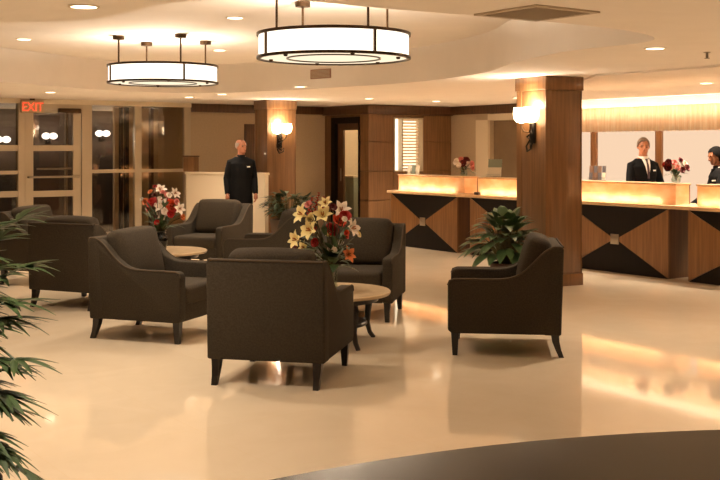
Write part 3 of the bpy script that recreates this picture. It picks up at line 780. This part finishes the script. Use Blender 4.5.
bouquet('red_flower_bouquet', 'red and white bouquet in a dark vase on the table by the glazed wall', (-2.28,12.0,.4305), 12.0,
        [(.055,0),(.065,.01),(.085,.11),(.085,.16),(.055,.20),(.07,.225),(.06,.225),(.045,.20),(.06,.15),(.05,.03)], 'vase_dark', fl, lv, seed=8, neck=.22, spread=.24)

def broad_plant(name, label, loc, pot, n, L0, width, seed, stem_h, m='leaf'):
    rnd = random.Random(seed)
    t = thing(name, label, 'potted plant', loc)
    rt, rb, h = pot
    bm = B(); lathe(bm, [(rb,0),(rb*1.05,.01),(rt*.97,h-.05),(rt*1.04,h-.045),(rt*1.04,h),(rt*.92,h),(rt*.9,h-.04)], 32); obj('pot', bm, 'terracotta', t)
    bm = B(); lathe(bm, [(rt*.88,h-.045),(rt*.88,h-.03)], 24); obj('soil', bm, 'soil', t)
    bl, bs = B(), B()
    for k in range(n):
        a = 2.399*k; u = (k+.5)/n
        el = 1.0-1.2*u+rnd.uniform(-.35,.35)
        r = .06+.42*u**.7; z = h+stem_h*(1-.72*u)+rnd.uniform(-.05,.05)
        q = Vector((r*.62*math.cos(a), r*.62*math.sin(a), z))
        tube(bs, [(.03*math.cos(a), .03*math.sin(a), h-.04), (q.x*.6, q.y*.6, h+(z-h)*.65), q], .005, 5)
        leaf(bl, q, (math.cos(a)*math.cos(el), math.sin(a)*math.cos(el), math.sin(el)), L0*rnd.uniform(.8,1.2), width*rnd.uniform(.8,1.2), rnd.uniform(.2,.55), n=6)
    obj('stems', bs, 'stem', t); obj('foliage', bl, m, t, ang=60)
broad_plant('potted_plant', 'leafy green potted plant on the floor beside the wooden column', (1.62,11.65,0), (.17,.14,.33), 120, .28, .115, 5, .46)
# planter by the left column
p = P3(285, 300, 17.3)
t = thing('square_planter', 'brown square planter of low dark foliage below the column sconce', 'potted plant', (-1.17,17.75-.35,0), CR)
bm = B(); loft(bm, [[Vector((a*w, b*w, z)) for a, b in ((-1,-1),(1,-1),(1,1),(-1,1))] for z, w in ((0,.20),(.42,.25),(.42,.22),(.38,.22))]); obj('pot', bm, 'planter', t, smooth=False)
obj('soil', bx(-.215,.215,-.215,.215,.37,.40), 'soil', t)
bl, bs = B(), B(); rnd = random.Random(15)
for k in range(190):
    a = rnd.random()*2*PI; r = .34*math.sqrt(rnd.random()); z = .48+rnd.random()*.42*(1-r*.9)
    q = Vector((r*math.cos(a), r*math.sin(a), z)); tube(bs, [(q.x*.4,q.y*.4,.39), q], .004, 5)
    leaf(bl, q, (math.cos(a)+rnd.uniform(-.5,.5), math.sin(a)+rnd.uniform(-.5,.5), rnd.uniform(-.1,.9)), rnd.uniform(.14,.24), .085, rnd.uniform(.1,.6))
obj('stems', bs, 'stem', t); obj('foliage', bl, 'dark_leaf', t, ang=60)

# fan palm in the foreground
t = thing('fan_palm', 'tall fan palm with long narrow leaflets at the near left edge', 'palm', (-1.57,3.95,0))
bm = B(); lathe(bm, [(.15,0),(.16,.01),(.20,.30),(.215,.305),(.215,.34),(.19,.34),(.185,.30)], 32); obj('pot', bm, 'terracotta', t)
bm = B(); lathe(bm, [(.183,.29),(.183,.31)], 24); obj('soil', bm, 'soil', t)
rnd = random.Random(21)
canes = [(.05,.02,1.20),(-.06,.05,1.32),(.02,-.07,1.02),(-.04,-.05,.85),(.09,-.01,.72)]
for cx, cy, hh in canes:
    bm = B(); tube(bm, [(cx*.7,cy*.7,.29),(cx*.9,cy*.9,hh*.5),(cx*1.6,cy*1.6,hh)], [.014,.013,.009], 8); obj('cane', bm, 'cane', t)
def frond(cx, cy, z, a, el, plen, nl, ll):
    bm = B()
    d = Vector((math.cos(a)*math.cos(el), math.sin(a)*math.cos(el), math.sin(el)))
    b0 = Vector((cx, cy, z)); hub = b0+d*plen-Vector((0,0,.04))
    tube(bm, [b0, b0+d*plen*.5+Vector((0,0,.005)), hub], [.006,.005,.004], 6)
    side = d.cross(Vector((0,0,1))).normalized(); up = side.cross(d)
    for k in range(nl):
        f = (k/(nl-1)-.5)*2
        an = f*1.15+rnd.uniform(-.08,.08)
        dv_ = (d*math.cos(an)+side*math.sin(an)+up*.10*(1-abs(f))).normalized()
        leaf(bm, hub, dv_, ll*(1-.25*abs(f))*rnd.uniform(.8,1.12), .030, rnd.uniform(.12,.38), n=6, fold=.35)
    obj('frond', bm, 'palm_leaf', t, ang=60)
# (height, heading, elevation)
FR = [(1.1,-2.6,.3),(.8,2.5,.1),(.8,-2.3,0),(1.25,2.2,.4),(1.0,3.0,.1),(.6,2.0,-.2),(1.3,1.7,.6),(.7,-1.9,-.2)]
for k in range(64):
    u = k/63
    FR.append((1.27-.80*u+rnd.uniform(-.04,.04), (k*2.399 % 2.7)-1.5+rnd.uniform(-.15,.15), .45-1.05*u+rnd.uniform(-.18,.18)))
for i, (z, a, el) in enumerate(FR):
    cx, cy, _ = canes[i % 5]
    frond(cx*1.4, cy*1.4, z, a, el, rnd.uniform(.09,.2), rnd.choice((6,7,8)), rnd.uniform(.17,.23))

# ------------------------------------------------------------------ reception desks
DC = Vector((3.28,13.5)); RZ = math.atan2(W.y, W.x); STEP = 1.965; HL = .835
DESKS = [(-2,'dark triangle fronted reception desk farthest from the viewer, under the louvred window'),(-1,'wooden reception desk just behind the broad leaved potted plant'),
         (0,'wooden reception desk in front of the grey haired receptionist'),(1,'wooden reception desk in front of the dark haired woman')]
def desk(label, loc):
    t = thing('reception_desk', label, 'reception desk', loc, RZ, 'reception desks with bow tie fronts')
    obj('cabinet_body', bx(-HL,HL,.02,.62,0,.855), 'desk_side', t, smooth=False)
    ap = .07
    def tri(name, pts, m):
        bm = B(); prism(bm, pts, 'y', -.004, .0195); obj(name, bm, m, t, smooth=False)
    e = .004
    tri('dark_inlay', [(-HL+e,.855),(-ap,.43+.03),(ap,.43+.03),(HL-e,.855)], 'ebony')
    tri('dark_inlay', [(-HL+e,.0),(HL-e,.0),(ap,.43-.03),(-ap,.43-.03)], 'ebony')
    tri('wood_panel', [(-HL,.004),(-ap-e,.43-.03),(-ap-e,.43+.03),(-HL,.851)], 'desk_wood')
    tri('wood_panel', [(HL,.004),(HL,.851),(ap+e,.43+.03),(ap+e,.43-.03)], 'desk_wood')
    obj('metal_square', bx(-.068,.068,-.014,-.0045,.365,.495,bev=.004), 'steel', t)
    return t
dk = None
for k, lab in DESKS:
    c = DC+W*STEP*k
    if dk is None: dk = desk(lab, (c.x,c.y,0))
    else: dup(dk, (c.x,c.y,0), RZ, lab)
# one worktop runs over all the cabinets
t = thing('reception_worktop', 'long pale stone worktop running over all the reception desks', 'worktop', (DC.x,DC.y,0), RZ)
obj('slab', bx(-2*STEP-HL-.06, STEP+HL+.06, -.05, .70, .856, .90, bev=.006), 'worktop_stone', t)
LB = ['glowing onyx light box on the farthest reception desk','glowing onyx light box on the reception desk behind the potted plant','glowing onyx light box in front of the grey haired receptionist','glowing onyx light box beside the dark haired woman']
def lightbox(label, loc):
    t = thing('onyx_light_box', label, 'light box', loc, RZ, 'glowing onyx light boxes')
    x0, x1, y0, y1, z0, z1 = -HL+.02, HL+.0, .14, .42, .0, .262
    obj('front_panel', bx(x0,x1,y0,y0+.004,z0,z1-.022), 'onyx', t, smooth=False)
    for x in (x0, x1-.004): obj('end_panel', bx(x,x+.004,y0+.004,y1-.02,z0,z1-.022), 'onyx', t, smooth=False)
    obj('back_panel', bx(x0,x1,y1-.02,y1,z0,z1-.022), 'desk_wood', t, smooth=False)
    obj('shelf_top', bx(x0-.01,x1+.01,y0-.012,y1+.01,z1-.022,z1,bev=.004), 'worktop_stone', t)
    obj('light_strip', bx(x0+.06,x1-.22,y0+.03,y0+.05,.035,.055), 'tube_glow', t, smooth=False)
    return t
lb0 = None
for k, lab in enumerate(LB):
    c = DC+W*STEP*(k-2)
    if lb0 is None: lb0 = lightbox(lab, (c.x,c.y,.9005))
    else: dup(lb0, (c.x,c.y,.9005), RZ, lab)
ZL = .9005+.262
def on_desk(px, back):                      # a point on the desk line, BACK metres behind its front face
    P = DC+N*back; s = on_line(px, P, W); q = P+W*s; return q
# brochure stands
def brochures(px, label, w, h, cols, ms):
    q = on_desk(px, .28)
    t = thing('brochure_stand', label, 'brochure stand', (q.x,q.y,ZL+.001), RZ+.55, 'brochure stands on the light boxes')
    obj('base', bx(-w/2,w/2,-.06,.06,0,.008), 'acrylic', t, smooth=False)
    M = Matrix.Rotation(-.22, 4, 'X')
    obj('back_plate', bx(-w/2,w/2,.02,.024,.006,h*.95,M=M), 'acrylic', t, smooth=False)
    i = 0
    for r_ in range(2):
        for c_ in range(cols):
            x0 = -w/2+w*c_/cols+.006; x1 = x0+w/cols-.012
            obj('leaflet', bx(x0,x1,.008-r_*-.006,.014+r_*.006,.012+r_*h*.42,h*(.50+.42*r_),M=M), ms[i % len(ms)], t, smooth=False); i += 1
    obj('front_lip', bx(-w/2,w/2,-.055,-.051,.008,.05), 'acrylic', t, smooth=False)
brochures(597, 'stand of dark leaflets on the light box right of the wooden column', .23, .22, 4, ['paper_dark','paper_brown','paper_dark','paper','paper_brown'])
brochures(413, 'stand of pale grey leaflets on the farthest light box', .22, .17, 3, ['paper','paper_green','paper'])
brochures(494, 'framed notice stand on the light box behind the potted plant', .22, .30, 1, ['paper','paper_green'])
# small vases on the light boxes
def small_bouquet(px, label, flowers, seed, vz, d_):
    q = on_desk(px, .28)
    lvs = [(f[0]+rn.uniform(-3,3), f[1]+rn.uniform(1,6), .07, .035) for f in flowers for _ in range(3)]
    bouquet('flower_vase', label, (q.x,q.y,ZL+.001), q.y, vz, 'vase_glass', flowers, lvs, seed=seed, neck=.09, spread=.11)
vz = [(.04,0),(.052,.01),(.06,.05),(.045,.085),(.055,.10),(.049,.10),(.038,.085),(.052,.05),(.044,.015)]
small_bouquet(676, 'small vase of red and white roses on the receptionist\'s light box',
    [(669,163,'rose',.10,'flower_dark'),(668,168,'rose',.10,'flower_dark'),(674,163,'rose',.08,'flower_pink'),(680,161.5,'rose',.10,'flower_dark'),(683,165,'rose',.12,'lily_white'),(686,168,'rose',.10,'flower_dark'),(671,166,'rose',.11,'lily_white'),(677,168,'rose',.09,'flower_pink'),(682,170,'rose',.08,'flower_dark'),(665.5,165,'rose',.08,'flower_red')], 31, vz, 0)
small_bouquet(464, 'small vase of white and wine red flowers on the farthest light box',
    [(457,162,'rose',.12,'lily_white'),(461,160,'rose',.10,'flower_pink'),(466,161,'rose',.13,'flower_dark'),(463,164,'rose',.12,'flower_dark'),(468,165,'rose',.11,'lily_white'),(471,164,'rose',.11,'flower_pink'),(459,165,'rose',.09,'lily_white'),(465,167,'rose',.10,'lily_white'),(472,168,'rose',.08,'flower_pink')], 37, vz, 0)
q = on_desk(477.3, .06)
t = thing('card_reader', 'tiny dark red card reader on the worktop between two light boxes', 'card reader', (q.x,q.y,.9005), RZ)
obj('reader_body', bx(-.045,.045,-.03,.03,0,.035,bev=.006), 'card', t); obj('reader_screen', bx(-.035,.035,-.02,.02,.0355,.039), 'dark_metal', t)

# ------------------------------------------------------------------ people
def hand(bm, wrist, d, palm_n, side, s=1.0, curl=.5):
    """wrist, finger direction d, palm normal, side the thumb leaves from"""
    w = Vector(wrist); d = Vector(d).normalized(); n = Vector(palm_n); n = (n-d*n.dot(d)).normalized(); t = d.cross(n).normalized()*side
    tube(bm, [w-d*.03, w+d*.01, w+d*.05, w+d*.085], [.027,.028,.036,.034], 10)
    for off, ln in ((-.027,.058),(-.009,.072),(.009,.078),(.027,.070)):
        b = w+d*.082+t*off
        p1 = b+(d*math.cos(curl*.5)+n*math.sin(curl*.5))*ln*.45*s
        p2 = p1+(d*math.cos(curl*1.4)+n*math.sin(curl*1.4))*ln*.32*s
        p3 = p2+(d*math.cos(curl*2.2)+n*math.sin(curl*2.2))*ln*.25*s
        tube(bm, [b-d*.02, b, p1, p2, p3], [.0095,.0095,.009,.008,.007], 8)
    b = w+d*.022+t*.028
    p1 = b+(d*.6+t*.7+n*.25).normalized()*.04; p2 = p1+(d*.85+t*.2+n*.4).normalized()*.035
    tube(bm, [w+d*.01+t*.01, b, p1, p2], [.015,.013,.011,.009], 8)
def person(label, loc, face, pose, H=1.75, skin='skin', hair='hair_grey', hair_style='short', tie=True, head_turn=0, female=False):
    k = H/1.75; vz0 = pose.get('vneck', 1.20)
    t = thing('person', label, 'person', loc, math.atan2(face[1], face[0])-PI/2)
    sw = .165 if female else .185
    hx = .09
    R2 = Matrix.Rotation(head_turn, 4, 'Z')
    lean = pose.get('lean', 0)
    LM = Matrix.Translation((0,0,.92)) @ Matrix.Rotation(-lean, 4, 'X') @ Matrix.Translation((0,0,-.92))
    def TX(p): return LM @ Vector(p)
    def scale_bm(b):
        for v in b.verts: v.co *= k
        return b
    HB = Vector((0,.01,1.56))
    def HT(p): 
        p = Vector(p); return LM @ (HB+R2 @ Matrix.Rotation(-pose.get('nod',0),4,'X') @ (p-HB))
    bm = B()
    def torso(b, g, rings):
        loft(b, [[TX(p) for p in ell(0, cy, z, rx+g, ry+g, 20)] for z, rx, ry, cy in rings])
    core = [(.84,.155,.10,0),(.92,.17,.115,0),(1.02,.155,.11,.005),(1.12,.148,.105,.01),(1.25,.168,.115,.01),(1.36,sw,.115,0),(1.43,sw*.88,.09,-.01),(1.475,.085,.068,-.01),(1.50,.058,.060,0),(1.58,.055,.058,.005)]
    torso(bm, 0, core)
    # head, one loft from chin to crown
    loft(bm, [[HT(p) for p in ell(0, cy, z, rx, ry, 20)] for z, rx, ry, cy in
              ((1.532,.022,.024,.075),(1.545,.042,.05,.055),(1.57,.056,.075,.03),(1.60,.063,.086,.018),(1.64,.071,.094,.008),(1.68,.074,.097,0),(1.715,.066,.088,-.006),(1.738,.046,.062,-.01),(1.75,.018,.026,-.01))])
    tube(bm, [HT((0,.098,1.655)), HT((0,.112,1.63)), HT((0,.118,1.612)), HT((0,.10,1.602))], [.009,.012,.016,.012], 8)
    tube(bm, [HT((-.045,.083,1.665)), HT((0,.094,1.668)), HT((.045,.083,1.665))], .012, 8)
    tube(bm, [HT((-.02,.088,1.575)), HT((0,.094,1.575)), HT((.02,.088,1.575))], .011, 8)
    for s in (-1, 1): ball(bm, HT((s*.074,.0,1.63)), .03, (.35,.7,1), sub=2)
    arms = pose['arms']           # (+1: the person's right, -1: left) shoulder, elbow, wrist, finger direction, palm normal
    for s in (-1, 1):
        sh = TX((s*(sw-.012), -.005, 1.375)); eb, wr, fd, pn, curl = arms[s]
        eb, wr = Vector(eb), Vector(wr)
        tube(bm, [TX((s*.09,0,1.40)), sh, sh.lerp(eb,.5), eb, eb.lerp(wr,.4), wr], [.06,.056,.046,.040,.038,.026], 12)
        hand(bm, wr, fd, pn, s if pose.get('thumb_flip', {}).get(s, 1) > 0 else -s, curl=curl)
        tube(bm, [(s*hx,0,.93),(s*hx,.01,.72),(s*.095,.015,.50),(s*.095,-.01,.30),(s*.095,-.015,.08)], [.09,.078,.055,.052,.038], 12)
        tube(bm, [(s*.095,-.05,.05),(s*.10,.05,.045),(s*.11,.16,.03)], [.042,.040,.03], 10)
    obj('body', scale_bm(remeshed(bm, .0065, 3)), skin, t, ang=180)
    # jacket
    bm = B()
    hem = pose.get('hem', .80)
    torso(bm, .022, [(hem,.175,.125,0),(.92,.168,.118,0)]+core[2:6]+[(1.44,sw*.68,.082,-.012),(1.475,.075,.062,-.018)])
    for s in (-1, 1):
        sh = TX((s*(sw-.012), -.005, 1.375)); eb, wr = Vector(arms[s][0]), Vector(arms[s][1])
        tube(bm, [TX((s*.085,0,1.405)), sh, sh.lerp(eb,.5), eb, eb.lerp(wr,.5), wr], [.062,.066,.062,.056,.050,.041], 14)
    jk = scale_bm(remeshed(bm, .009, 4))
    obj('jacket', jk, 'suit', t, ang=180)
    # shirt front, collar, tie
    def chest_y(z, x):
        for a, b in zip(core, core[1:]):
            if a[0] <= z <= b[0]:
                f = (z-a[0])/(b[0]-a[0]); rx = a[1]+(b[1]-a[1])*f+.024; ry = a[2]+(b[2]-a[2])*f+.024; cy = a[3]+(b[3]-a[3])*f
                return cy+ry*math.sqrt(max(0, 1-(x/rx)**2))
        return .1
    bm = B(); rows = []
    for i in range(7):
        z = vz0+(1.465-vz0)*i/6; hw = .004+(.050 if vz0 < 1.3 else .035)*(i/6)
        rows.append([TX((x*hw, chest_y(z, x*hw)+.004, z)) for x in (-1,-.5,0,.5,1)]+[TX((x*hw, chest_y(z, x*hw)-.012, z)) for x in (1,.5,0,-.5,-1)])
    loft(bm, rows); obj('shirt', scale_bm(bm), 'shirt' if vz0 < 1.3 else 'suit', t)
    bm = B(); loft(bm, [[TX(p) for p in ell(0,0,1.455,.075,.075,20)], [TX(p) for p in ell(0,0,1.505,.066,.068,20)], [TX(p) for p in ell(0,0,1.505,.060,.062,20)], [TX(p) for p in ell(0,0,1.455,.068,.068,20)]], cap=False); obj('collar', scale_bm(bm), 'shirt' if vz0 < 1.3 else 'suit', t)
    if tie:
        bm = B(); rows = []
        for i in range(7):
            z = vz0+(1.47-vz0)*i/6; hw = .018 if i < 5 else (.014 if i == 5 else .020)
            y = [chest_y(z, 0)+.006, chest_y(z, 0)+.012]
            rows.append([TX((-hw,y[0],z)), TX((0,y[1],z)), TX((hw,y[0],z)), TX((0,y[0]-.004,z))])
        loft(bm, rows); obj('tie', scale_bm(bm), 'tie', t)
    yb = chest_y(1.30, .095)
    M = LM @ Matrix.Translation((-.10,yb+.006,1.31)) @ Matrix.Rotation(.5, 4, 'Z')
    obj('name_badge', scale_bm(bx(-.03,.03,-.003,.004,-.009,.009,M=M)), 'white_badge', t, smooth=False)
    # trousers and shoes
    bm = B()
    loft(bm, [ell(0,0,.84,.165,.115,20), ell(0,0,.95,.178,.125,20), ell(0,0,1.02,.165,.12,20)])
    for s in (-1, 1): tube(bm, [(s*hx,0,.93),(s*hx,.01,.72),(s*.095,.015,.50),(s*.095,-.01,.30),(s*.095,-.015,.075)], [.10,.093,.075,.070,.066], 14)
    obj('trousers', scale_bm(remeshed(bm, .01, 4)), 'suit', t, ang=180)
    for s in (-1, 1):
        bm = B(); loft(bm, [[Vector((s*.10+x*w, y, .002 if zz2 < 0 else hgt)) for x, zz2 in ((-1,-1),(1,-1),(1,1),(.5,1.0),(-.5,1.0),(-1,1))] for y, w, hgt in ((-.10,.03,.07),(-.06,.045,.095),(.03,.048,.09),(.12,.05,.065),(.19,.032,.04))]); obj('shoe', scale_bm(bm), 'shoe', t)
    # face details
    for s in (-1, 1):
        bm = B(); ball(bm, HT((s*.031,.087,1.640)), .0115, (1,.7,.75), sub=2); obj('eye', scale_bm(bm), 'eye', t)
        bm = B(); tube(bm, [HT((s*.014,.099,1.660)), HT((s*.034,.096,1.665)), HT((s*.052,.084,1.658))], [.003,.0045,.003], 6); obj('eyebrow', scale_bm(bm), hair, t)
    bm = B(); tube(bm, [HT((-.022,.094,1.580)), HT((0,.1015,1.583)), HT((.022,.094,1.580))], [.002,.005,.002], 6); obj('mouth', scale_bm(bm), 'lip', t)
    # hair: a shell over the skull, cut along the hairline
    bm = B(); g = bmesh.ops.create_icosphere(bm, subdivisions=4, radius=1)
    th = 1.07 if hair_style != 'bald' else 1.025
    low = {'short':1.61, 'bald':1.60, 'bob':1.52}[hair_style]
    top = {'short':9, 'bald':1.70, 'bob':9}[hair_style]
    kill = []
    for v in bm.verts:
        z0 = v.co.z
        p = Vector((v.co.x*.0765*th, v.co.y*.099*th-.004, 1.655+v.co.z*.101*(th if hair_style != 'bald' else 1.0)))
        front = p.y
        line = low if front < .0 else low+(1.715-low)*min(1, front/.07)
        if hair_style == 'bob' and front < .035: p.x *= 1.12; p.y -= .012; line = 1.50
        v.co = HT(p)
        if p.z < line or p.z > top: kill.append(v)
    bmesh.ops.delete(bm, geom=kill, context='VERTS')
    if hair_style == 'bob':
        ball(bm, HT((0,-.055,1.57)), .07, (1.05,.8,1.0), sub=3)
    ho = obj('hair', scale_bm(bm), hair, t, ang=180)
    so_ = ho.modifiers.new('thick', 'SOLIDIFY'); so_.thickness = .012; so_.offset = 0
    return t
hang = lambda s, dx=.0, fy=.04: ((s*(.222+dx), -.02, 1.12), (s*(.225+dx), fy+.03, .87), (0,.12,-1), (-s,.1,0), .55)
# standing man by the partition
person('man in a long dark suit standing beside the sconce column, hands at his sides', (-1.92,16.95,0), (.28,-.96),
       {'arms': {1: hang(1,.01), -1: hang(-1,.0,.06)}, 'hem': .70, 'nod': .05, 'vneck': 1.40}, H=1.735, skin='skin_tan', hair='hair_grey', hair_style='bald', tie=False, head_turn=.5)
# receptionist
q = on_desk(643, .98)
fw = ((.25, -1.0))
person('grey haired receptionist in a dark suit and tie standing behind the desk', (q.x,q.y,0), fw,
       {'arms': {1: ((.235,.06,1.13), (.17,.28,.98), (-.25,.95,-.1), (0,-.1,-1), .3), -1: ((-.235,.06,1.13), (-.17,.28,.98), (.25,.95,-.1), (0,-.1,-1), .3)}, 'nod': .12}, H=1.73, hair='hair_grey', hair_style='short', head_turn=-.35)
q = on_desk(723, 1.02)
person('dark haired woman in a dark jacket bending over the desk at the right edge', (q.x,q.y,0), (-.995,-.10),
       {'arms': {1: ((.25,.10,1.08), (.16,.40,.93), (-.1,1,-.12), (0,-.1,-1), .2), -1: ((-.22,.20,1.08), (-.15,.44,.945), (.05,1,-.15), (0,-.1,-1), .2)}, 'lean': .12, 'nod': .22, 'vneck': 1.42}, H=1.61, skin='skin_brown', hair='hair_black', hair_style='bob', tie=False, female=True, head_turn=.1)

# ------------------------------------------------------------------ round dark counter in the foreground
t = thing('round_counter', 'large dark glossy round counter filling the bottom right foreground', 'counter', (.97,.23,0))
bm = B(); lathe(bm, [(1.995,.955),(2.02,.965),(2.025,.975),(2.025,.99),(2.017,1.0)], 160); obj('countertop', bm, 'counter_top', t)
bm = B(); lathe(bm, [(1.80,.0),(1.80,.954)], 96); obj('counter_base', bm, 'dark_wood', t)
bm = B(); lathe(bm, [(1.84,.0),(1.84,.09),(1.805,.10)], 96); obj('kick_plate', bm, 'ebony', t)

# ------------------------------------------------------------------ light and view
w = bpy.data.worlds.new('world'); sc.world = w; w.use_nodes = True
w.node_tree.nodes['Background'].inputs[0].default_value = (.02,.016,.012,1); w.node_tree.nodes['Background'].inputs[1].default_value = 1
sc.view_settings.view_transform = 'Standard'; sc.view_settings.look = 'None'; sc.view_settings.gamma = 1; sc.view_settings.exposure = 1.0
sc.view_settings.use_curve_mapping = False
sc.cycles.max_bounces = 10; sc.cycles.diffuse_bounces = 5; sc.cycles.transparent_max_bounces = 12
sc.cycles.sample_clamp_indirect = 6
sc.cycles.use_denoising = True
